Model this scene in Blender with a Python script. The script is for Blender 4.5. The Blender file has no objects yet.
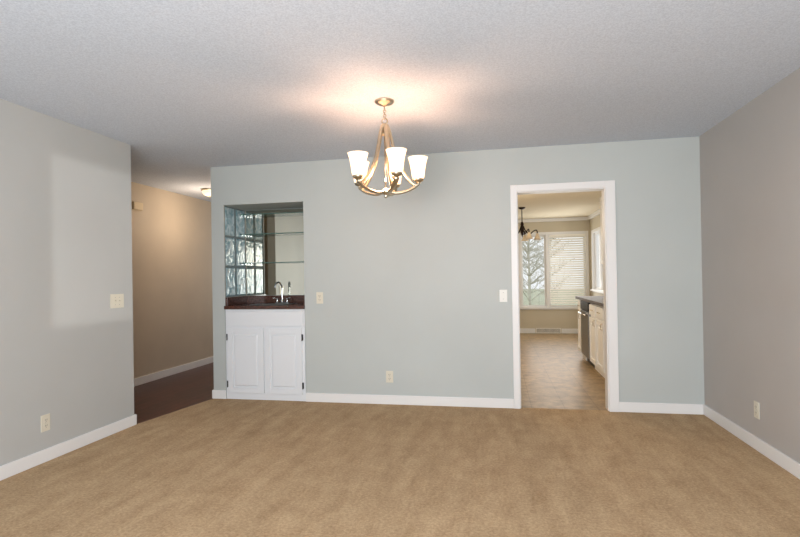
import bpy, bmesh, math, random
from mathutils import Vector, Matrix
random.seed(4)
S = bpy.context.scene
C = S.collection
S.view_settings.view_transform = 'Standard'
S.view_settings.look = 'None'
PI = math.pi

# ---------------------------------------------------------------- materials
def lin(c):
    return tuple(((v/255)/12.92 if v/255 <= .04045 else ((v/255+.055)/1.055)**2.4) for v in c) + (1,)
def mat(name, rgb, rough=.6, metal=0, var=0, vscale=3, bump=0, bscale=100, spec=.5, emit=None, estr=0, trans=0, ior=1.45, coat=0):
    m = bpy.data.materials.new(name); m.use_nodes = True
    nt = m.node_tree; b = nt.nodes['Principled BSDF']
    b.inputs['Base Color'].default_value = lin(rgb)
    b.inputs['Roughness'].default_value = rough
    b.inputs['Metallic'].default_value = metal
    b.inputs['Specular IOR Level'].default_value = spec
    b.inputs['IOR'].default_value = ior
    b.inputs['Transmission Weight'].default_value = trans
    b.inputs['Coat Weight'].default_value = coat
    if emit:
        b.inputs['Emission Color'].default_value = lin(emit); b.inputs['Emission Strength'].default_value = estr
    tc = nt.nodes.new('ShaderNodeTexCoord')
    if var:
        n = nt.nodes.new('ShaderNodeTexNoise'); n.inputs['Scale'].default_value = vscale; n.inputs['Detail'].default_value = 4
        nt.links.new(tc.outputs['Object'], n.inputs['Vector'])
        r = nt.nodes.new('ShaderNodeValToRGB')
        r.color_ramp.elements[0].position = .3; r.color_ramp.elements[1].position = .7
        r.color_ramp.elements[0].color = lin([max(0, v*(1-var)) for v in rgb])
        r.color_ramp.elements[1].color = lin([min(255, v*(1+var)) for v in rgb])
        nt.links.new(n.outputs['Fac'], r.inputs['Fac']); nt.links.new(r.outputs['Color'], b.inputs['Base Color'])
    if bump:
        n = nt.nodes.new('ShaderNodeTexNoise'); n.inputs['Scale'].default_value = bscale; n.inputs['Detail'].default_value = 3
        nt.links.new(tc.outputs['Object'], n.inputs['Vector'])
        bp = nt.nodes.new('ShaderNodeBump'); bp.inputs['Strength'].default_value = bump; bp.inputs['Distance'].default_value = .01
        nt.links.new(n.outputs['Fac'], bp.inputs['Height']); nt.links.new(bp.outputs['Normal'], b.inputs['Normal'])
    return m

M = {}
M['wall'] = mat('wall_paint', (192,197,194), .55, var=.012, vscale=1.5, bump=.05, bscale=220)
M['wall_left'] = mat('wall_paint_left', (190,191,188), .5, var=.012, vscale=1.5, bump=.05, bscale=220)
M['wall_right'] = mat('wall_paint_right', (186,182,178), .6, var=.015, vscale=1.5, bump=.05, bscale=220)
M['hall_wall'] = mat('hall_paint', (200,186,166), .6, var=.02, vscale=2, bump=.05, bscale=200)
M['kitchen_wall'] = mat('kitchen_paint', (206,196,174), .6, var=.02, vscale=2)
M['trim'] = mat('white_trim_paint', (238,237,235), .35)
M['cab'] = mat('white_cabinet_paint', (232,235,238), .35)
M['cream'] = mat('white_kitchen_cabinet_paint', (246,245,242), .4)
M['nickel'] = mat('brushed_nickel', (196,184,162), .3, 1)
M['chrome'] = mat('chrome', (225,228,230), .08, 1)
M['steel'] = mat('stainless_steel', (150,150,150), .35, 1, var=.04, vscale=20)
M['black'] = mat('black_plastic', (22,22,24), .4)
M['hinge'] = mat('dark_hinge_metal', (45,40,36), .4, .8)
M['ivory'] = mat('ivory_plastic', (224,218,200), .4)
M['white_plastic'] = mat('white_plastic', (236,234,226), .35)
M['slot'] = mat('socket_slot_dark', (60,52,42), .6)
M['bronze'] = mat('dark_bronze', (46,34,28), .4, .7)
M['mirror'] = mat('mirror_silver', (206,206,194), .01, 1)
M['shelf_glass'] = mat('shelf_glass', (110,150,140), .05, trans=.5, spec=.6)
M['counter_k'] = mat('kitchen_stone', (92,86,84), .45, var=.2, vscale=60, spec=.3)
M['mortar'] = mat('glass_block_mortar', (132,148,152), .7)
M['blind'] = mat('blind_slats', (252,248,238), .5)
M['register'] = mat('register_white', (235,230,220), .4)
M['bark'] = mat('tree_bark', (206,202,190), .9, var=.1, vscale=8)
M['grass'] = mat('lawn_grass', (192,196,172), .95, var=.08, vscale=3)
M['chime'] = mat('chime_beige', (222,204,170), .5)

def nodes_mat(name):
    m = bpy.data.materials.new(name); m.use_nodes = True
    return m, m.node_tree, m.node_tree.nodes['Principled BSDF']
# clear window glass: mostly see-through
m, nt, b = nodes_mat('window_glass')
tr = nt.nodes.new('ShaderNodeBsdfTransparent'); gl = nt.nodes.new('ShaderNodeBsdfGlossy'); gl.inputs['Roughness'].default_value = .02
mx = nt.nodes.new('ShaderNodeMixShader'); mx.inputs[0].default_value = .06
nt.links.new(tr.outputs[0], mx.inputs[1]); nt.links.new(gl.outputs[0], mx.inputs[2])
nt.links.new(mx.outputs[0], nt.nodes['Material Output'].inputs['Surface']); M['pane'] = m
# popcorn ceilings
def popcorn(name, c0, c1):
    m, nt, b = nodes_mat(name)
    b.inputs['Roughness'].default_value = .95; b.inputs['Specular IOR Level'].default_value = .1
    tc = nt.nodes.new('ShaderNodeTexCoord')
    n = nt.nodes.new('ShaderNodeTexNoise'); n.inputs['Scale'].default_value = 110; n.inputs['Detail'].default_value = 4; n.inputs['Roughness'].default_value = .75
    nt.links.new(tc.outputs['Object'], n.inputs['Vector'])
    r = nt.nodes.new('ShaderNodeValToRGB'); r.color_ramp.elements[0].position = .36; r.color_ramp.elements[1].position = .62
    r.color_ramp.elements[0].color = lin(c0); r.color_ramp.elements[1].color = lin(c1)
    nt.links.new(n.outputs['Fac'], r.inputs['Fac']); nt.links.new(r.outputs['Color'], b.inputs['Base Color'])
    bp = nt.nodes.new('ShaderNodeBump'); bp.inputs['Strength'].default_value = .26; bp.inputs['Distance'].default_value = .007
    nt.links.new(n.outputs['Fac'], bp.inputs['Height']); nt.links.new(bp.outputs['Normal'], b.inputs['Normal']); return m
M['ceiling'] = popcorn('popcorn_ceiling', (198,206,218), (220,228,239))
M['ceiling_k'] = popcorn('kitchen_ceiling_cream', (224,214,190), (236,226,204))
# carpet
m, nt, b = nodes_mat('tan_carpet')
b.inputs['Roughness'].default_value = 1; b.inputs['Specular IOR Level'].default_value = .05
tc = nt.nodes.new('ShaderNodeTexCoord')
def noise(vec, scale, det, ro, dist=0):
    q = nt.nodes.new('ShaderNodeTexNoise'); q.inputs['Scale'].default_value = scale; q.inputs['Detail'].default_value = det; q.inputs['Roughness'].default_value = ro; q.inputs['Distortion'].default_value = dist
    nt.links.new(vec, q.inputs['Vector']); return q.outputs['Fac']
def mapping(rot, sc):
    mp = nt.nodes.new('ShaderNodeMapping'); mp.inputs['Scale'].default_value = sc; mp.inputs['Rotation'].default_value = (0,0,rot)
    nt.links.new(tc.outputs['Object'], mp.inputs['Vector']); return mp.outputs[0]
fine = noise(tc.outputs['Object'], 60, 5, .8)
parts = [(fine, .52), (noise(tc.outputs['Object'], 6, 8, .7, .5), .18), (noise(mapping(-.75, (4.0,.9,1)), 2.2, 5, .65, .2), .17), (noise(mapping(.35, (4.5,.9,1)), 2.0, 5, .65, .2), .15)]
acc = None
for sck, wt in parts:
    q = nt.nodes.new('ShaderNodeMath'); q.operation = 'MULTIPLY_ADD'; q.inputs[1].default_value = wt
    nt.links.new(sck, q.inputs[0])
    if acc is None: q.inputs[2].default_value = -.01
    else: nt.links.new(acc, q.inputs[2])
    acc = q.outputs[0]
r = nt.nodes.new('ShaderNodeValToRGB'); r.color_ramp.elements[0].position = .39; r.color_ramp.elements[1].position = .61
r.color_ramp.elements[0].color = lin((158,130,98)); r.color_ramp.elements[1].color = lin((210,182,146))
nt.links.new(acc, r.inputs['Fac']); nt.links.new(r.outputs['Color'], b.inputs['Base Color'])
bp = nt.nodes.new('ShaderNodeBump'); bp.inputs['Strength'].default_value = .5; bp.inputs['Distance'].default_value = .01
nt.links.new(fine, bp.inputs['Height']); nt.links.new(bp.outputs['Normal'], b.inputs['Normal']); M['carpet'] = m
# brick-pattern based floors
def planks(name, c1, c2, c3, w, h, rough, rot=0, mortar=.003, spec=.5, ov=.6, ns=9, off=.5):
    m, nt, b = nodes_mat(name); b.inputs['Roughness'].default_value = rough; b.inputs['Specular IOR Level'].default_value = spec
    tc = nt.nodes.new('ShaderNodeTexCoord'); mp = nt.nodes.new('ShaderNodeMapping'); mp.inputs['Rotation'].default_value = (0,0,rot)
    br = nt.nodes.new('ShaderNodeTexBrick'); br.inputs['Scale'].default_value = 1; br.offset = off
    br.inputs['Brick Width'].default_value = w; br.inputs['Row Height'].default_value = h; br.inputs['Mortar Size'].default_value = mortar
    br.inputs['Color1'].default_value = lin(c1); br.inputs['Color2'].default_value = lin(c2); br.inputs['Mortar'].default_value = lin(c3)
    nt.links.new(tc.outputs['Object'], mp.inputs[0]); nt.links.new(mp.outputs[0], br.inputs['Vector'])
    n = nt.nodes.new('ShaderNodeTexNoise'); n.inputs['Scale'].default_value = ns; n.inputs['Detail'].default_value = 8; n.inputs['Roughness'].default_value = .75
    nt.links.new(tc.outputs['Object'], n.inputs['Vector'])
    rr = nt.nodes.new('ShaderNodeValToRGB'); rr.color_ramp.elements[0].position = .34; rr.color_ramp.elements[1].position = .66
    nt.links.new(n.outputs['Fac'], rr.inputs['Fac'])
    mc = nt.nodes.new('ShaderNodeMixRGB'); mc.blend_type = 'OVERLAY'; mc.inputs[0].default_value = ov
    nt.links.new(br.outputs['Color'], mc.inputs[1]); nt.links.new(rr.outputs[0], mc.inputs[2])
    nt.links.new(mc.outputs[0], b.inputs['Base Color']); return m
M['wood'] = planks('dark_hall_planks', (92,50,40), (74,38,31), (40,20,16), 1.2, .09, .32, PI/2, spec=.4, ov=.3)
M['vinyl'] = planks('kitchen_vinyl_tiles', (164,138,102), (158,132,97), (140,116,84), .3, .3, .4, 0, mortar=.004, spec=.35, ov=.42, ns=7, off=0)
M['counter'] = mat('dark_brown_counter', (78,52,44), .14, var=.3, vscale=70)
# wavy glass block
m, nt, b = nodes_mat('wavy_glass_block')
b.inputs['Roughness'].default_value = .1; b.inputs['Transmission Weight'].default_value = 0
tc = nt.nodes.new('ShaderNodeTexCoord'); n = nt.nodes.new('ShaderNodeTexNoise'); n.inputs['Scale'].default_value = 16; n.inputs['Detail'].default_value = .5; n.inputs['Distortion'].default_value = .8
nt.links.new(tc.outputs['Object'], n.inputs['Vector'])
bp = nt.nodes.new('ShaderNodeBump'); bp.inputs['Strength'].default_value = .22; bp.inputs['Distance'].default_value = .015
nt.links.new(n.outputs['Fac'], bp.inputs['Height']); nt.links.new(bp.outputs['Normal'], b.inputs['Normal'])
r = nt.nodes.new('ShaderNodeValToRGB'); r.color_ramp.elements[0].position = .36; r.color_ramp.elements[1].position = .64
r.color_ramp.elements[0].color = lin((150,190,204)); r.color_ramp.elements[1].color = lin((218,240,248))
nt.links.new(n.outputs['Fac'], r.inputs['Fac']); nt.links.new(r.outputs['Color'], b.inputs['Base Color']); M['block'] = m
t_ = nt.nodes.new('ShaderNodeBsdfTranslucent'); nt.links.new(r.outputs['Color'], t_.inputs[0])
mx = nt.nodes.new('ShaderNodeMixShader'); mx.inputs[0].default_value = .15
nt.links.new(b.outputs[0], mx.inputs[1]); nt.links.new(t_.outputs[0], mx.inputs[2]); nt.links.new(mx.outputs[0], nt.nodes['Material Output'].inputs['Surface'])
# lit frosted shades
def shade_mat(name, col, st):
    m, nt, b = nodes_mat(name)
    b.inputs['Base Color'].default_value = lin((250,244,232)); b.inputs['Roughness'].default_value = .4
    b.inputs['Emission Color'].default_value = lin(col); b.inputs['Emission Strength'].default_value = st
    t = nt.nodes.new('ShaderNodeBsdfTranslucent'); t.inputs[0].default_value = lin((250,236,214))
    mx = nt.nodes.new('ShaderNodeMixShader'); mx.inputs[0].default_value = .5
    nt.links.new(b.outputs[0], mx.inputs[1]); nt.links.new(t.outputs[0], mx.inputs[2])
    nt.links.new(mx.outputs[0], nt.nodes['Material Output'].inputs['Surface']); return m
M['shade'] = shade_mat('frosted_shade_lit', (255,240,218), 1.1)
M['shade_k'] = mat('pale_amber_glass_shade', (236,218,190), .35)
M['shade_h'] = shade_mat('hall_dome_lit', (255,236,200), 1.2)

# ---------------------------------------------------------------- mesh helpers
def box(bm, x0, x1, y0, y1, z0, z1):
    v = [bm.verts.new(p) for p in ((x0,y0,z0),(x1,y0,z0),(x1,y1,z0),(x0,y1,z0),(x0,y0,z1),(x1,y0,z1),(x1,y1,z1),(x0,y1,z1))]
    for f in ((0,3,2,1),(4,5,6,7),(0,1,5,4),(1,2,6,5),(2,3,7,6),(3,0,4,7)): bm.faces.new([v[i] for i in f])
def lathe(bm, prof, c=(0,0,0), n=24, close=True):
    rings = []
    for r, z in prof:
        rings.append([bm.verts.new((c[0]+max(r,.0004)*math.cos(2*PI*i/n), c[1]+max(r,.0004)*math.sin(2*PI*i/n), c[2]+z)) for i in range(n)])
    for a, b_ in zip(rings, rings[1:]):
        for i in range(n):
            f = bm.faces.new((a[i], a[(i+1)%n], b_[(i+1)%n], b_[i])); f.smooth = True
    if close:
        bm.faces.new(rings[0][::-1]); bm.faces.new(rings[-1])
def smooth_path(pts, k=6):
    P = [Vector(p) for p in pts]; out = []
    for i in range(len(P)-1):
        p0 = P[max(i-1,0)]; p1 = P[i]; p2 = P[i+1]; p3 = P[min(i+2,len(P)-1)]
        for j in range(k):
            t = j/k
            out.append(.5*((2*p1)+(-p0+p2)*t+(2*p0-5*p1+4*p2-p3)*t*t+(-p0+3*p1-3*p2+p3)*t**3))
    out.append(P[-1]); return out
def tube(bm, pts, r, n=8, flat=1.0, side=None):
    rings = []; N = len(pts)
    for i, p in enumerate(pts):
        p = Vector(p); d = (Vector(pts[min(i+1,N-1)])-Vector(pts[max(i-1,0)])).normalized()
        ref = Vector(side) if side is not None else (Vector((0,0,1)) if abs(d.z) < .95 else Vector((1,0,0)))
        a = d.cross(ref).normalized() if side is None else (ref-d*ref.dot(d)).normalized()
        b_ = d.cross(a).normalized()
        rr = r[i] if isinstance(r, (list,tuple)) else r
        rings.append([bm.verts.new(p+a*math.cos(2*PI*k/n)*rr+b_*math.sin(2*PI*k/n)*rr*flat) for k in range(n)])
    for a, b_ in zip(rings, rings[1:]):
        for k in range(n):
            f = bm.faces.new((a[k], a[(k+1)%n], b_[(k+1)%n], b_[k])); f.smooth = True
    bm.faces.new(rings[0][::-1]); bm.faces.new(rings[-1])
def torus(bm, c, R, r, ax='z', n=16, k=8, sy=1.0):
    rings = []
    for i in range(n):
        t = 2*PI*i/n; ring = []
        for j in range(k):
            u = 2*PI*j/k; q = R+r*math.cos(u)
            p = (q*math.cos(t), q*math.sin(t)*sy, r*math.sin(u))
            if ax == 'y': p = (p[0], p[2], p[1])
            if ax == 'x': p = (p[2], p[0], p[1])
            ring.append(bm.verts.new((c[0]+p[0], c[1]+p[1], c[2]+p[2])))
        rings.append(ring)
    for i in range(n):
        for j in range(k):
            f = bm.faces.new((rings[i][j], rings[(i+1)%n][j], rings[(i+1)%n][(j+1)%k], rings[i][(j+1)%k])); f.smooth = True
def obj(name, bm, material, parent=None, bevel=0, kind=None, label=None):
    bmesh.ops.recalc_face_normals(bm, faces=bm.faces)
    me = bpy.data.meshes.new(name); bm.to_mesh(me); bm.free(); me.materials.append(material)
    o = bpy.data.objects.new(name, me); C.objects.link(o)
    if parent: o.parent = parent
    if bevel:
        b = o.modifiers.new('bevel', 'BEVEL'); b.width = bevel; b.segments = 2; b.limit_method = 'ANGLE'
    if kind: o['kind'] = kind
    if label: o['label'] = label
    return o
def B(*boxes):
    bm = bmesh.new()
    for b in boxes: box(bm, *b)
    return bm
def thing(name, label, cat, loc=(0,0,0), rz=0, group=None):
    o = bpy.data.objects.new(name, None); C.objects.link(o); o.location = loc; o.rotation_euler = (0,0,rz)
    o.empty_display_size = .1; o['label'] = label; o['category'] = cat
    if group: o['group'] = group
    return o
def tag(o, label, cat, group=None):
    o['label'] = label; o['category'] = cat
    if group: o['group'] = group
    return o
def struct_empty(name, loc=(0,0,0)):
    o = bpy.data.objects.new(name, None); C.objects.link(o); o.location = loc; o['kind'] = 'structure'; return o
def struct(name, bm, m, bevel=0, parent=None): return obj(name, bm, m, parent, bevel, None if parent else 'structure')
def holes(bm, axis, t0, t1, a0, a1, z0, z1, hs):
    As = sorted({a0,a1,*[v for h in hs for v in h[:2]]}); Zs = sorted({z0,z1,*[v for h in hs for v in h[2:]]})
    for i in range(len(As)-1):
        for j in range(len(Zs)-1):
            ca = (As[i]+As[i+1])/2; cz = (Zs[j]+Zs[j+1])/2
            if any(h[0] < ca < h[1] and h[2] < cz < h[3] for h in hs): continue
            if axis == 'y': box(bm, As[i], As[i+1], t0, t1, Zs[j], Zs[j+1])
            else: box(bm, t0, t1, As[i], As[i+1], Zs[j], Zs[j+1])
    return bm

# ---------------------------------------------------------------- dimensions
H = 2.44; D = 4.82
XL, XR = -3.12, 1.766          # dining side walls
YL = 3.843                     # left wall ends, hall opening
XC = -2.955                    # left corner of back wall
NX0, NX1 = -2.812, -1.925; NZ = 2.034; MY = 5.29   # bar niche
DX0, DX1, DZ = .19, .98, 2.03  # doorway
HX = -4.27; HY1 = 8.6          # hall
KX0, KX1, KY = -1.3, 1.92, 11.06
YR = -2.3

# ---------------------------------------------------------------- shell
def slab(bm, pts, z0, z1):
    a = [bm.verts.new((x,y,z0)) for x,y in pts]; b_ = [bm.verts.new((x,y,z1)) for x,y in pts]
    bm.faces.new(a); bm.faces.new(b_)
    for i in range(len(pts)):
        j = (i+1)%len(pts); bm.faces.new((a[i],a[j],b_[j],b_[i]))
bm = bmesh.new()
slab(bm, [(XL-.01,YR),(XR+.01,YR),(XR+.01,D+.005),(DX1+.03,D+.005),(DX1+.03,D+.03),(DX0-.03,D+.03),(DX0-.03,D+.005),(XC,D+.005),(XL,YL),(XL-.01,YL)], -.05, 0)
struct('floor', bm, M['carpet'])
bm = bmesh.new()
slab(bm, [(HX,2.4),(XL-.01,2.4),(XL-.01,YL),(XL,YL),(XC,D+.005),(XC,HY1),(HX,HY1)], -.05, -.004)
struct('floor_hall', bm, M['wood'])
struct('floor_kitchen', B((KX0,KX1,D+.03,KY,-.05,-.003)), M['vinyl'])
struct('ceiling', B((HX-.12,KX1+.12,YR-.12,D+.1,H,H+.1),(HX-.12,KX0-.1,D+.1,HY1+.12,H,H+.1)), M['ceiling'])
struct('ceiling_kitchen', B((KX0-.1,KX1+.12,D+.1,KY+.12,H,H+.1)), M['ceiling_k'])
bm = bmesh.new()
holes(bm, 'y', D, D+.02, XC, XR+.12, 0, H, [(NX0,NX1,0,NZ),(DX0,DX1,0,DZ)])
holes(bm, 'y', D+.02, D+.12, NX1, XR+.12, 0, H, [(DX0,DX1,0,DZ)])
struct('wall_back', bm, M['wall'])
struct('wall_left', B((XL-.12,XL,YR,YL,0,H)), M['wall_left'])
struct('wall_right', B((XR,XR+.12,YR,D,0,H)), M['wall_right'])
struct('wall_rear', holes(bmesh.new(), 'y', YR-.12, YR, XL-.12, XR+.12, 0, H, [(-1.4,1.0,.7,2.05)]), M['wall'])
struct('wall_hall_left', B((HX-.12,HX,2.4,HY1,0,H)), M['hall_wall'])
struct('wall_hall_far', B((HX,XC,HY1,HY1+.12,0,H)), M['hall_wall'])
struct('wall_hall_near', B((HX,XL-.12,2.28,2.4,0,H)), M['hall_wall'])
BY0, BY1, BZ0 = D+.02, MY, 1.065
struct('wall_hall_right', holes(bmesh.new(), 'x', XC, NX0, D+.02, HY1, 0, H, [(BY0,BY1,BZ0,NZ)]), M['hall_wall'])
bm = B((NX0,NX1,MY,MY+.1,0,H), (NX1,NX1+.1,D+.12,MY+.1,0,H), (NX0,NX1,D+.02,MY,NZ,H))
struct('wall_niche', bm, M['wall'])
struct('wall_kitchen_left', B((KX0-.12,KX0,D+.12,KY,0,H)), M['kitchen_wall'])
W1 = (.50,1.84,.55,2.10); W2 = (9.3,10.75,.93,2.08)
struct('wall_kitchen_far', holes(bmesh.new(), 'y', KY, KY+.12, KX0-.12, KX1+.12, 0, H, [W1]), M['kitchen_wall'])
struct('wall_kitchen_right', holes(bmesh.new(), 'x', KX1, KX1+.12, D+.12, KY, 0, H, [W2]), M['kitchen_wall'])

def bb(name, boxes): struct(name, B(*boxes), M['trim'], .004)
bh = .09
bb('baseboard_left', [(XL,XL+.014,YR,YL,0,bh),(XL-.134,XL+.014,YL,YL+.014,0,bh)])
bb('baseboard_right', [(XR-.014,XR,YR,D,0,bh)])
bb('baseboard_back', [(XC-.014,NX0,D-.014,D,0,bh),(NX1,DX0-.056,D-.014,D,0,bh),(DX1+.08,XR-.014,D-.014,D,0,bh),(XC-.014,XC,D,HY1,0,bh)])
bb('baseboard_hall', [(HX,HX+.014,2.4,HY1,-.004,bh)])
bb('baseboard_kitchen', [(KX0,.78,KY-.014,KY,0,.1),(1.32,KX1,KY-.014,KY,0,.1),(KX1-.014,KX1,7.95,KY-.014,0,.1)])
bb('trim_1', [(DX0-.056,DX0+.004,D-.02,D,0,DZ+.06),(DX1-.004,DX1+.08,D-.02,D,0,DZ+.06),(DX0+.004,DX1-.004,D-.02,D,DZ-.004,DZ+.06),
   (DX0-.07,DX0,D+.12,D+.135,0,DZ+.07),(DX1,DX1+.07,D+.12,D+.135,0,DZ+.07),(DX0,DX1,D+.12,D+.135,DZ,DZ+.07)])
bb('trim_2', [(DX0,DX0+.012,D,D+.12,0,DZ),(DX1-.012,DX1,D,D+.12,0,DZ),(DX0+.012,DX1-.012,D,D+.12,DZ-.012,DZ)])
bb('trim_3', [(KX0,KX1,KY-.05,KY,H-.07,H),(KX1-.05,KX1,8.5,KY-.05,H-.07,H)])

# windows
def window(name, axis, t, a0, a1, z0, z1, mulls, sgn=-1):
    w = struct_empty(name)
    def bx(A0,A1,T0,T1,Z0,Z1):
        return (A0,A1,T0,T1,Z0,Z1) if axis == 'y' else (T0,T1,A0,A1,Z0,Z1)
    f = .05
    t0, t1 = t-.015, t+.12
    fr = [bx(a0-f,a0+.01,t0,t1,z0-f,z1+f), bx(a1-.01,a1+f,t0,t1,z0-f,z1+f), bx(a0,a1,t0,t1,z1-.01,z1+f), bx(a0,a1,t0,t1,z0-f,z0+.01)]
    obj('window_frame', B(*fr), M['trim'], w, .003)
    obj('window_sill', B(bx(a0-.07,a1+.07,t-.05,t+.02,z0-.03,z0+.005)), M['trim'], w, .004)
    edges = [a0]+mulls+[a1]
    for q in mulls: obj('mullion', B(bx(q-.03,q+.03,t-.01,t+.1,z0,z1)), M['trim'], w, .003)
    for i in range(len(edges)-1):
        p0 = edges[i]+(.03 if i else .01); p1 = edges[i+1]-(.03 if i+2 < len(edges) else .01)
        s = .035
        obj('sash', B(bx(p0,p0+s,t+.04,t+.075,z0+.01,z1-.01), bx(p1-s,p1,t+.04,t+.075,z0+.01,z1-.01), bx(p0+s,p1-s,t+.04,t+.075,z0+.01,z0+.01+s), bx(p0+s,p1-s,t+.04,t+.075,z1-.01-s,z1-.01)), M['trim'], w, .003)
        obj('pane', B(bx(p0+s,p1-s,t+.055,t+.06,z0+.01+s,z1-.01-s)), M['pane'], w)
    return w
window('window_1', 'y', KY, *W1, [1.06])
window('window_2', 'x', KX1, *W2, [10.0])
wr = struct_empty('window_rear_added')  # rear window added out of view to go with the room fill light
obj('window_frame', B((-1.46,-1.39,YR-.12,YR+.02,.64,2.11),(.99,1.06,YR-.12,YR+.02,.64,2.11),(-1.39,.99,YR-.12,YR+.02,2.04,2.11),(-1.39,.99,YR-.12,YR+.02,.64,.71),(-.23,-.17,YR-.1,YR,.71,2.04)), M['trim'], wr, .004)
obj('pane', B((-1.39,.99,YR-.07,YR-.065,.71,2.04)), M['pane'], wr)

# glass block window between niche and hall
gw = struct_empty('window_4')
ncol, nrow = 2, 3
cw = (BY1-BY0)/ncol; rh = (NZ-BZ0)/nrow
for i in range(ncol):
    for j in range(nrow):
        y0 = BY0+i*cw; z0 = BZ0+j*rh
        bm = B((XC+.02,NX0-.004,y0+.014,y0+cw-.014,z0+.009,z0+rh-.009))
        obj('glass_block', bm, M['block'], gw, .012)
bm = bmesh.new()
for i in range(ncol+1):
    y = BY0+i*cw; box(bm, XC+.025, NX0-.005, max(y-.014,BY0), min(y+.014,BY1), BZ0, NZ)
for j in range(nrow+1):
    z = BZ0+j*rh
    for i in range(ncol): box(bm, XC+.025, NX0-.005, BY0+i*cw+.014, BY0+(i+1)*cw-.014, max(z-.009,BZ0), min(z+.009,NZ))
obj('mortar', bm, M['mortar'], gw)

# ---------------------------------------------------------------- wet bar
CT = .975
cab = thing('sink_cabinet', 'white two-door cabinet with raised panels under the wet bar sink', 'cabinet', ((NX0+NX1)/2, D, 0))
hw = (NX1-NX0)/2-.004
obj('body', B((-hw,-hw+.018,.02,.45,0,.938),(hw-.018,hw,.02,.45,0,.938),(-hw+.018,hw-.018,.432,.45,0,.938),(-hw+.018,hw-.018,.02,.432,.08,.098)), M['cab'], cab)
obj('face_frame', B((-hw,-hw+.04,0,.02,.0,.938),(hw-.04,hw,0,.02,.0,.938),(-hw+.04,hw-.04,0,.02,.90,.938),(-hw+.04,hw-.04,0,.02,.735,.765),(-hw+.04,hw-.04,0,.02,0,.085),(-.02,.02,0,.02,.085,.735)), M['cab'], cab, .0015)
def panel_front(bm, x0, x1, z0, z1, yb, fr=.055):
    box(bm, x0, x0+fr, yb-.018, yb, z0, z1); box(bm, x1-fr, x1, yb-.018, yb, z0, z1)
    box(bm, x0+fr, x1-fr, yb-.018, yb, z0, z0+fr); box(bm, x0+fr, x1-fr, yb-.018, yb, z1-fr, z1)
    box(bm, x0+fr, x1-fr, yb-.004, yb, z0+fr, z1-fr)
    a = .014; s = .012
    o_ = [(x0+fr+a, z0+fr+a), (x1-fr-a, z0+fr+a), (x1-fr-a, z1-fr-a), (x0+fr+a, z1-fr-a)]
    i_ = [(x0+fr+a+s, z0+fr+a+s), (x1-fr-a-s, z0+fr+a+s), (x1-fr-a-s, z1-fr-a-s), (x0+fr+a+s, z1-fr-a-s)]
    vo = [bm.verts.new((x, yb-.004, z)) for x, z in o_]; vi = [bm.verts.new((x, yb-.015, z)) for x, z in i_]
    bm.faces.new(vi)
    for k in range(4): bm.faces.new((vo[k], vo[(k+1)%4], vi[(k+1)%4], vi[k]))
bm = bmesh.new(); box(bm, -hw+.012, hw-.012, -.018, 0, .765, .915)
obj('drawer_front', bm, M['cab'], cab, .003)
for s in (-1, 1):
    x0, x1 = (-hw+.03, -.008) if s < 0 else (.008, hw-.03)
    bm = bmesh.new(); panel_front(bm, x0, x1, .07, .745, 0)
    d = obj('door', bm, M['cab'], cab, .002)
    for z in (.16, .65):
        hx = x0-.012 if s < 0 else x1
        bm = B((hx, hx+.012, -.02, -.001, z-.03, z+.03))
        tube(bm, [(hx+.006,-.022,z-.034),(hx+.006,-.022,z+.034)], .005)
        obj('hinge', bm, M['hinge'], d)
# countertop with sink hole
sx0, sx1, sy0, sy1 = -2.55, -2.17, D+.06, D+.31
bm = B((NX0+.002,sx0,D-.025,MY-.002,.94,CT),(sx1,NX1-.002,D-.025,MY-.002,.94,CT),(sx0,sx1,D-.025,sy0,.94,CT),(sx0,sx1,sy1,MY-.002,.94,CT))
ct = thing('countertop', 'polished dark brown countertop of the wet bar niche', 'countertop', (0,0,0))
obj('slab', bm, M['counter'], ct)
obj('backsplash', B((NX0+.002,NX1-.002,MY-.022,MY-.002,CT,CT+.088),(NX0+.002,NX0+.02,D+.01,MY-.022,CT,CT+.088),(NX1-.02,NX1-.002,D+.01,MY-.022,CT,CT+.088)), M['counter'], ct, .002)
sk = thing('bar_sink', 'small stainless steel sink set in the dark brown bar counter', 'sink', ((sx0+sx1)/2,(sy0+sy1)/2,CT))
a, b2 = (sx1-sx0)/2, (sy1-sy0)/2
obj('rim', B((-a-.015,-a+.012,-b2-.015,b2+.015,.0005,.006),(a-.012,a+.015,-b2-.015,b2+.015,.0005,.006),(-a+.012,a-.012,-b2-.015,-b2+.012,.0005,.006),(-a+.012,a-.012,b2-.012,b2+.015,.0005,.006)), M['steel'], sk, .002)
obj('basin', B((-a+.004,-a+.01,-b2+.004,b2-.004,-.16,0),(a-.01,a-.004,-b2+.004,b2-.004,-.16,0),(-a+.01,a-.01,-b2+.004,-b2+.01,-.16,0),(-a+.01,a-.01,b2-.01,b2-.004,-.16,0),(-a+.004,a-.004,-b2+.004,b2-.004,-.166,-.16)), M['steel'], sk)
bm = bmesh.new(); lathe(bm, [(0,0),(.035,0),(.035,.004),(.02,.004),(.018,.002),(0,.002)], (0,0,-.16)); obj('drain', bm, M['chrome'], sk)
fc = thing('faucet', 'chrome gooseneck bar faucet standing behind the small sink', 'faucet', (-2.335, D+.37, CT+.0005))
bm = bmesh.new(); box(bm, -.08,.08,-.022,.022,0,.012); obj('base_plate', bm, M['chrome'], fc, .005)
bm = bmesh.new(); lathe(bm, [(.018,.012),(.018,.03),(.012,.045)], n=16)
tube(bm, smooth_path([(0,0,.04),(0,0,.12),(0,-.0,.18),(-.01,-.025,.225),(-.02,-.06,.235),(-.03,-.095,.215),(-.034,-.105,.175)]), .0085, 10)
obj('spout', bm, M['chrome'], fc)
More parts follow.
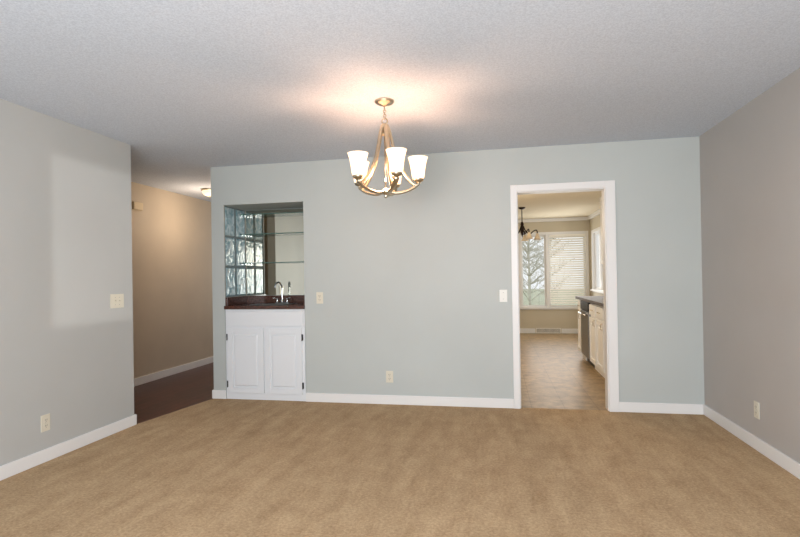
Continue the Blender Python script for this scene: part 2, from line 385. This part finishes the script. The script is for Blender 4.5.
for s in (-1, 1):
    bm = bmesh.new(); lathe(bm, [(.014,.012),(.013,.03),(.009,.045),(.012,.05),(.012,.058),(0,.06)], (s*.06,0,0), 14)
    tube(bm, [(s*.06,0,.052),(s*.085,-.02,.062),(s*.105,-.03,.066)], [.006,.005,.004])
    obj('handle', bm, M['chrome'], fc)
mr = thing('mirror', 'large mirror covering the back of the wet bar niche', 'mirror', ((NX0+NX1)/2, MY, 0))
obj('glass', B((-hw,hw,-.006,-.001,CT+.09,NZ-.003)), M['mirror'], mr)
for k, (z, lb) in enumerate(((1.425,'lowest glass shelf across the bar mirror, nearest the faucet'),(1.745,'middle glass shelf across the bar mirror'),(1.965,'top glass shelf of the bar mirror, just under the niche ceiling'))):
    sh = thing('glass_shelf', lb, 'shelf', ((NX0+NX1)/2, MY-.01, z), 0, 'glass shelves in the bar niche')
    obj('pane', B((-hw+.004,hw-.004,-.14,0,0,.010)), M['shelf_glass'], sh, .001)
    for s in (-1,1):
        for yy in (-.1,-.03):
            obj('bracket', B((s*hw-.01 if s>0 else -hw-.0, s*hw if s>0 else -hw+.01, yy-.008, yy+.008, -.01, -.0005)), M['chrome'], sh)

# ---------------------------------------------------------------- wall plates (front faces -y locally)
def plate(name, label, cat, loc, rz, kind, m, w=.072, grp=None):
    t = thing(name, label, cat, loc, rz, grp)
    obj('cover_plate', B((-w/2,w/2,-.006,-.0003,-.058,.058)), m, t, .003)
    if kind == 'outlet':
        for z in (-.02,.02):
            r = obj('receptacle', B((-.017,.017,-.009,-.006,z-.014,z+.014)), m, t, .004)
            obj('slots', B((-.008,-.0055,-.0095,-.0088,z-.003,z+.008),(.0055,.008,-.0095,-.0088,z-.003,z+.008),(-.002,.002,-.0095,-.0088,z-.011,z-.007)), M['slot'], r)
        sc = [(0,0)]
    else:
        n = 2 if kind == 'double' else 1; sc = []
        for i in range(n):
            x = (i-(n-1)/2)*.046
            obj('switch_slot', B((x-.006,x+.006,-.0075,-.006,-.013,.013)), m, t, .001)
            obj('toggle', B((x-.0045,x+.0045,-.02,-.0075,.0,.008)), m, t, .002)
            sc += [(x,-.03),(x,.03)]
    for x, z in sc:
        bm = bmesh.new(); lathe(bm, [(0,0),(.003,0),(.0025,.0012),(0,.0014)], n=10)
        bmesh.ops.rotate(bm, verts=bm.verts, cent=(0,0,0), matrix=Matrix.Rotation(PI/2,3,'X')); bmesh.ops.translate(bm, verts=bm.verts, vec=(x,-.006,z))
        obj('screw', bm, M['steel'], t)
    return t
plate('wall_outlet', 'ivory outlet at counter height just right of the wet bar niche', 'outlet', (-1.763,D,1.05), 0, 'outlet', M['ivory'])
plate('light_switch', 'white single light switch beside the kitchen doorway casing', 'light switch', (.055,D,1.055), 0, 'single', M['white_plastic'])
plate('wall_outlet', 'ivory outlet low on the back wall between bar cabinet and doorway', 'outlet', (-1.054,D,.27), 0, 'outlet', M['ivory'])
plate('light_switch', 'ivory double light switch on the left wall near the hall opening', 'light switch', (XL,3.657,1.087), PI/2, 'double', M['ivory'], .15)
plate('wall_outlet', 'ivory outlet low on the left wall above the baseboard', 'outlet', (XL,2.969,.27), PI/2, 'outlet', M['ivory'])
plate('wall_outlet', 'ivory outlet low on the right wall above the baseboard', 'outlet', (XR,3.908,.28), -PI/2, 'outlet', M['ivory'])

ch = thing('door_chime', 'beige door chime box high on the tan hall wall', 'door chime', (HX,5.33,2.155), PI/2)
obj('base', B((-.085,.085,-.012,-.0003,-.05,.05)), M['chime'], ch, .002)
obj('cover', B((-.08,.08,-.045,-.012,-.046,.046)), M['chime'], ch, .008)

hl = thing('ceiling_light', 'flush dome ceiling light glowing in the hall behind the wall corner', 'ceiling light', (-3.68,5.97,H))
bm = bmesh.new(); lathe(bm, [(0,0),(.10,0),(.11,-.015),(.095,-.025),(0,-.025)]); obj('base', bm, M['nickel'], hl)
bm = bmesh.new(); lathe(bm, [(.095,-.025),(.09,-.05),(.07,-.075),(.04,-.09),(0,-.095)]); obj('dome', bm, M['shade_h'], hl)
bm = bmesh.new(); lathe(bm, [(.01,-.093),(.01,-.105),(0,-.112)], n=12); obj('finial', bm, M['nickel'], hl)

# ---------------------------------------------------------------- main chandelier
CX, CY = -.727, 3.30
chd = thing('chandelier', 'brushed nickel five-arm chandelier with lit frosted upward shades', 'chandelier', (CX,CY,H))
bm = bmesh.new(); lathe(bm, [(0,0),(.064,0),(.066,-.01),(.05,-.022),(.02,-.03),(.008,-.04),(0,-.042)], n=32); obj('canopy', bm, M['nickel'], chd)
bm = bmesh.new()
z = -.046
for k in range(5):
    torus(bm, (0,0,z-.009), .0095, .0028, 'y' if k % 2 else 'x', 14, 6)
    z -= .0155
obj('chain', bm, M['nickel'], chd)
bm = bmesh.new(); torus(bm, (0,0,-.138), .019, .0045, 'y', 20, 8)
lathe(bm, [(0,-.150),(.014,-.155),(.028,-.165),(.030,-.18),(.020,-.195),(.018,-.21),(.026,-.222),(.02,-.235),(0,-.24)], n=20)
obj('hub', bm, M['nickel'], chd)
bm = bmesh.new(); tube(bm, [(0,0,-.23),(0,0,-.61)], .006, 10)
lathe(bm, [(0,-.59),(.02,-.595),(.03,-.61),(.028,-.625),(.012,-.635),(.010,-.64),(.013,-.65),(0,-.66)], n=20)
obj('centre_column', bm, M['nickel'], chd)
view = math.atan2(.1901, .9818)
RA = .22
lights = []
for k in range(5):
    ph = math.radians(-142+72*k)+view
    dx, dy = math.cos(ph), math.sin(ph); sd = (-dy, dx, 0)
    P = lambda r, z: (dx*r, dy*r, z)
    bm = bmesh.new()
    tube(bm, smooth_path([P(.018,-.17),P(.036,-.22),P(.054,-.30),P(.082,-.40),P(.122,-.485),P(.165,-.545),P(.200,-.574),P(RA,-.568),P(RA,-.55)], 5), .0175, 10, .55, sd)
    tube(bm, smooth_path([P(.015,-.614),P(.07,-.626),P(.13,-.616),P(.19,-.590),P(RA,-.562)], 5), .0175, 10, .55, sd)
    arm = obj('arm', bm, M['nickel'], chd)
    bm = bmesh.new(); lathe(bm, [(0,-.562),(.012,-.56),(.018,-.552),(.034,-.545),(.038,-.535),(.037,-.53),(0,-.53)], P(RA,0), 18)
    obj('cup', bm, M['nickel'], arm)
    bm = bmesh.new()
    prof = [(.031,-.53),(.040,-.524),(.044,-.50),(.048,-.465),(.055,-.425),(.064,-.395),(.068,-.385),(.065,-.385),(.061,-.396),(.052,-.425),(.045,-.465),(.041,-.50),(.037,-.52),(.0,-.526)]
    lathe(bm, prof, P(RA,0), 28, close=False)
    obj('shade', bm, M['shade'], arm)
    lights.append((CX+dx*RA, CY+dy*RA, H-.43))

# ---------------------------------------------------------------- kitchen
def base_unit(y0, y1, label, drawer=True):
    t = thing('base_cabinet', label, 'cabinet', (1.18,(y0+y1)/2,0), -PI/2, 'kitchen base cabinets')
    w = (y1-y0)/2-.002
    obj('body', B((-w,w,.02,.62,.09,.875),(-w,w,.06,.62,0,.09)), M['cream'], t)
    bm = bmesh.new(); panel_front(bm, -w+.025, w-.025, .11, .69, .014); d = obj('door', bm, M['cream'], t, .002)
    bm = bmesh.new(); tube(bm, [(w-.05,-.006,.6),(w-.05,-.026,.605),(w-.05,-.026,.665),(w-.05,-.006,.67)], .004); obj('handle', bm, M['nickel'], d)
    bm = B((-w+.025,w-.025,-.004,.014,.72,.85)); d = obj('drawer', bm, M['cream'], t, .004)
    bm = bmesh.new(); tube(bm, [(-.05,-.004,.785),(-.05,-.026,.785),(.05,-.026,.785),(.05,-.004,.785)], .004); obj('handle', bm, M['nickel'], d)
base_unit(5.0, 5.55, 'white base cabinet beside the kitchen doorway, first of the run')
base_unit(5.55, 6.03, 'white base cabinet, second from the kitchen doorway')
base_unit(6.03, 6.49, 'white base cabinet, third from the kitchen doorway')
base_unit(6.49, 6.95, 'white base cabinet right next to the stainless dishwasher')
base_unit(7.58, 7.9, 'narrow white cabinet at the far end beyond the dishwasher')
dw = thing('dishwasher', 'stainless steel dishwasher built in among the white kitchen cabinets', 'dishwasher', (1.18,7.265,0), -PI/2)
obj('body', B((-.305,.305,.02,.62,.1,.87),(-.305,.305,.07,.62,0,.1)), M['black'], dw)
obj('door', B((-.3,.3,-.01,.02,.12,.74)), M['steel'], dw, .004)
obj('control_panel', B((-.3,.3,-.012,.02,.75,.868)), M['black'], dw, .004)
bm = bmesh.new(); tube(bm, [(-.24,-.01,.70),(-.24,-.045,.70),(.24,-.045,.70),(.24,-.01,.70)], .009); obj('handle', bm, M['chrome'], dw)
tag(obj('kitchen_countertop', B((1.155,KX1-.002,D+.14,7.93,.877,.915),(KX1-.02,KX1-.002,D+.14,7.93,.915,1.01)), M['counter_k'], None, .003), 'dark grey stone countertop running along the kitchen cabinets', 'countertop')
def upper(y0, y1, label):
    t = thing('wall_cabinet', label, 'cabinet', (1.6,(y0+y1)/2,1.38), -PI/2, 'kitchen wall cabinets')
    w = (y1-y0)/2-.002
    obj('body', B((-w,w,.02,.318,0,.98)), M['cream'], t)
    bm = bmesh.new(); panel_front(bm, -w+.02, w-.02, .015, .965, .014); d = obj('door', bm, M['cream'], t, .002)
    bm = bmesh.new(); tube(bm, [(w-.05,-.006,.05),(w-.05,-.026,.055),(w-.05,-.026,.115),(w-.05,-.006,.12)], .004); obj('handle', bm, M['nickel'], d)
    obj('crown', B((-w,w,-.005,.318,.981,1.058)), M['cream'], t, .004)
for i, (a_, b_, l) in enumerate(((6.0,6.6,'white wall cabinet nearest the doorway'),(6.6,7.2,'middle white wall cabinet above the dishwasher side'),(7.2,7.75,'white wall cabinet second from the far end'),(7.75,8.3,'white wall cabinet at the far end, closest to the windows'))):
    upper(a_, b_, l)
# register
rg = thing('floor_register', 'white vent register low on the wall beneath the kitchen window', 'vent', (1.05,KY,0))
obj('frame', B((-.26,.26,-.02,-.001,.0,.015),(-.26,.26,-.02,-.001,.095,.11),(-.26,-.245,-.02,-.001,.015,.095),(.245,.26,-.02,-.001,.015,.095)), M['register'], rg)
obj('louvers', B(*[(x-.007,x+.007,-.016,-.006,.015,.095) for x in [-.235+.0235*i for i in range(21)]]), M['register'], rg)
obj('backing', B((-.245,.245,-.005,-.001,.015,.095)), M['slot'], rg)
# blinds
def blind(label, a0, a1, zt, zb, axis, t, tilt=.9):
    w = (a1-a0)/2
    o = thing('window_blind', label, 'blind', ((a0+a1)/2,t,zt) if axis == 'y' else (t,(a0+a1)/2,zt), 0 if axis == 'y' else -PI/2)
    obj('headrail', B((-w,w,-.02,.02,-.04,0)), M['blind'], o, .003)
    bm = bmesh.new(); z = -.055
    while z > zb-zt+.03:
        c, s = math.cos(tilt)*.022, math.sin(tilt)*.022
        v = [bm.verts.new(p) for p in ((-w,-c,z-s),(w,-c,z-s),(w,c,z+s),(-w,c,z+s))]; bm.faces.new(v)
        z -= .048
    obj('slats', bm, M['blind'], o)
    obj('bottom_rail', B((-w,w,-.015,.015,zb-zt,zb-zt+.02)), M['blind'], o, .003)
    for x in (-w*.6, w*.6):
        bm = bmesh.new(); tube(bm, [(x,-.022,-.03),(x,-.022,zb-zt+.02)], .0015, 6); obj('cord', bm, M['blind'], o)
blind('cream slatted blind lowered over the right pane of the kitchen window', 1.10, 1.83, 2.09, .58, 'y', KY+.01, .85)

# kitchen chandelier
kc = thing('chandelier', 'dark bronze chandelier hanging in the kitchen beyond the doorway', 'chandelier', (.45,9.1,H))
bm = bmesh.new(); lathe(bm, [(0,0),(.06,0),(.055,-.02),(.02,-.035),(0,-.04)]); obj('canopy', bm, M['bronze'], kc)
bm = bmesh.new(); tube(bm, [(0,0,-.03),(0,0,-.25)], .008); obj('rod', bm, M['bronze'], kc)
bm = bmesh.new(); lathe(bm, [(0,-.24),(.02,-.26),(.03,-.3),(.015,-.36),(.030,-.42),(.025,-.46),(.01,-.5),(0,-.53)], n=16); obj('column', bm, M['bronze'], kc)
for k in range(5):
    ph = math.radians(5+72*k); P = lambda r, z: (math.cos(ph)*r, math.sin(ph)*r, z)
    bm = bmesh.new(); tube(bm, smooth_path([P(.01,-.30),P(.06,-.42),P(.13,-.47),P(.20,-.42),P(.25,-.41),P(.26,-.47)],5), .010)
    a_ = obj('arm', bm, M['bronze'], kc)
    bm = bmesh.new(); lathe(bm, [(0,-.46),(.02,-.465),(.03,-.50),(.042,-.53),(.068,-.575),(.064,-.575),(.038,-.53),(.026,-.5),(.0,-.475)], P(.26,0), 18, close=False)
    obj('shade', bm, M['shade_k'], a_)

# ---------------------------------------------------------------- outdoors
struct('ground', B((-20,40,KY+.3,60,-.5,-.4)), M['grass'])
def tree(x, y, h, label, seed):
    rnd = random.Random(seed)
    t = thing('bare_tree', label, 'tree', (x,y,-.4), 0, 'bare trees outside the kitchen')
    bm = bmesh.new(); tr = [(0,0,0),(rnd.uniform(-.1,.1),0,h*.3),(rnd.uniform(-.2,.2),.1,h*.6),(rnd.uniform(-.3,.3),0,h)]
    pts = smooth_path(tr, 4); tube(bm, pts, [.06*(1-i/len(pts)*.85) for i in range(len(pts))]); obj('trunk', bm, M['bark'], t)
    bm = bmesh.new()
    for i in range(60):
        b0 = Vector(pts[rnd.randrange(1, len(pts))]); a = rnd.uniform(0, 2*PI); L = rnd.uniform(.6,1.8)
        d = Vector((math.cos(a), math.sin(a), rnd.uniform(.2,1))).normalized(); e = b0+d*L
        tube(bm, [b0, b0+d*L*.5+Vector((0,0,.08)), e], [.018,.012,.006], 5)
        for q in range(7):
            s = b0+d*L*rnd.uniform(.2,.95); dd = (d+Vector((rnd.uniform(-1,1),rnd.uniform(-1,1),rnd.uniform(-.2,.8)))).normalized()
            tube(bm, [s, s+dd*rnd.uniform(.3,.8)], [.010,.005], 4)
    obj('branches', bm, M['bark'], t)
for i, (x, y, h, l) in enumerate(((1.6,26,5.2,'bare tree closest to the kitchen window'),(2.9,29,5,'bare tree behind the nearest one outside the window'),(2.0,33,7,'tall bare tree farthest back on the lawn'),(4.5,17,5,'bare tree outside the side kitchen window'))):
    tree(x, y, h, l, 10+i)

# ---------------------------------------------------------------- lights
def area(name, loc, target, sx, sy, power, col, spread=None):
    l = bpy.data.lights.new(name, 'AREA'); l.shape = 'RECTANGLE'; l.size = sx; l.size_y = sy; l.energy = power; l.color = col
    if spread: l.spread = spread
    o = bpy.data.objects.new(name, l); C.objects.link(o); o.location = loc
    o.rotation_euler = (Vector(target)-Vector(loc)).to_track_quat('-Z','Y').to_euler(); return o
def point(name, loc, power, col, r=.03):
    l = bpy.data.lights.new(name, 'POINT'); l.energy = power; l.color = col; l.shadow_soft_size = r
    o = bpy.data.objects.new(name, l); C.objects.link(o); o.location = loc; return o
for p in lights: point('bulb_light', p, 2.3, (1,.55,.34), .02)
point('chandelier_scatter_light', (CX,CY,H-.55), 11, (1,.60,.38), .05)
area('rear_fill_light', (-.2,YR+.05,1.4), (-.3,4,1.6), 2.3, 1.3, 82, (.93,.96,1))  # unseen room fill added behind the camera, just inside the added window
area('ceiling_fill_light', (-.5,-.9,1.0), (-.5,1.6,2.7), 2.4, 1.2, 94, (.87,.93,1))  # added lamp aimed upward, stands in for light bounced onto the ceiling
area('camera_flash', (-.2,-.3,1.75), (-.5,4.8,1.3), .9, .6, 24, (1,.98,.95))
area('kitchen_window_light', (1.2,KY-.15,1.35), (.8,6,1.6), 1.1, 1.4, 14, (1,.99,.96))
area('side_window_light', (KX1-.05,10.0,1.5), (0,9.5,1.3), 1.3, 1.0, 8, (1,.99,.96))
point('kitchen_fill_light', (-.2,6.9,1.95), 46, (1,.86,.70), .2)  # added warm fill without a fixture, brightens the kitchen cabinet fronts
point('hall_lamp_light', (-3.68,5.97,H-.4), 12, (1,.78,.58), .08)
area('hall_cool_fill', (-3.6,HY1-.3,1.5), (-3.5,5,1.4), .9, 1.6, 8, (.92,.96,1))  # cool fill added at the closed hall end to brighten the glass blocks
area('wall_gleam_helper', (-1.4,3.47,1.55), (XL,3.47,1.55), .85, 1.25, .6, (1,.98,.95), math.radians(4))  # unseen mid-room lamp added to throw the pale rectangle on the left wall

w = bpy.data.worlds.new('World'); S.world = w; w.use_nodes = True
bg = w.node_tree.nodes['Background']; bg.inputs[0].default_value = (.90,.93,.95,1); bg.inputs[1].default_value = 1.15

# ---------------------------------------------------------------- camera
cam = bpy.data.cameras.new('camera'); co = bpy.data.objects.new('camera', cam); C.objects.link(co)
cam.sensor_width = 36; cam.lens = 36*501/800; cam.clip_start = .05
th, p, ro = math.radians(10.96), .005, .0165
cam.shift_y = (.0166-.005)*501/800
f = Vector((-math.sin(th)*math.cos(p), math.cos(th)*math.cos(p), math.sin(p)))
r0 = Vector((math.cos(th), math.sin(th), 0)); u0 = r0.cross(f)
R = r0*math.cos(ro)-u0*math.sin(ro); U = r0*math.sin(ro)+u0*math.cos(ro)
mt = Matrix((( R.x,U.x,-f.x,0),(R.y,U.y,-f.y,0),(R.z,U.z,-f.z,1.25),(0,0,0,1)))
co.matrix_world = mt; S.camera = co
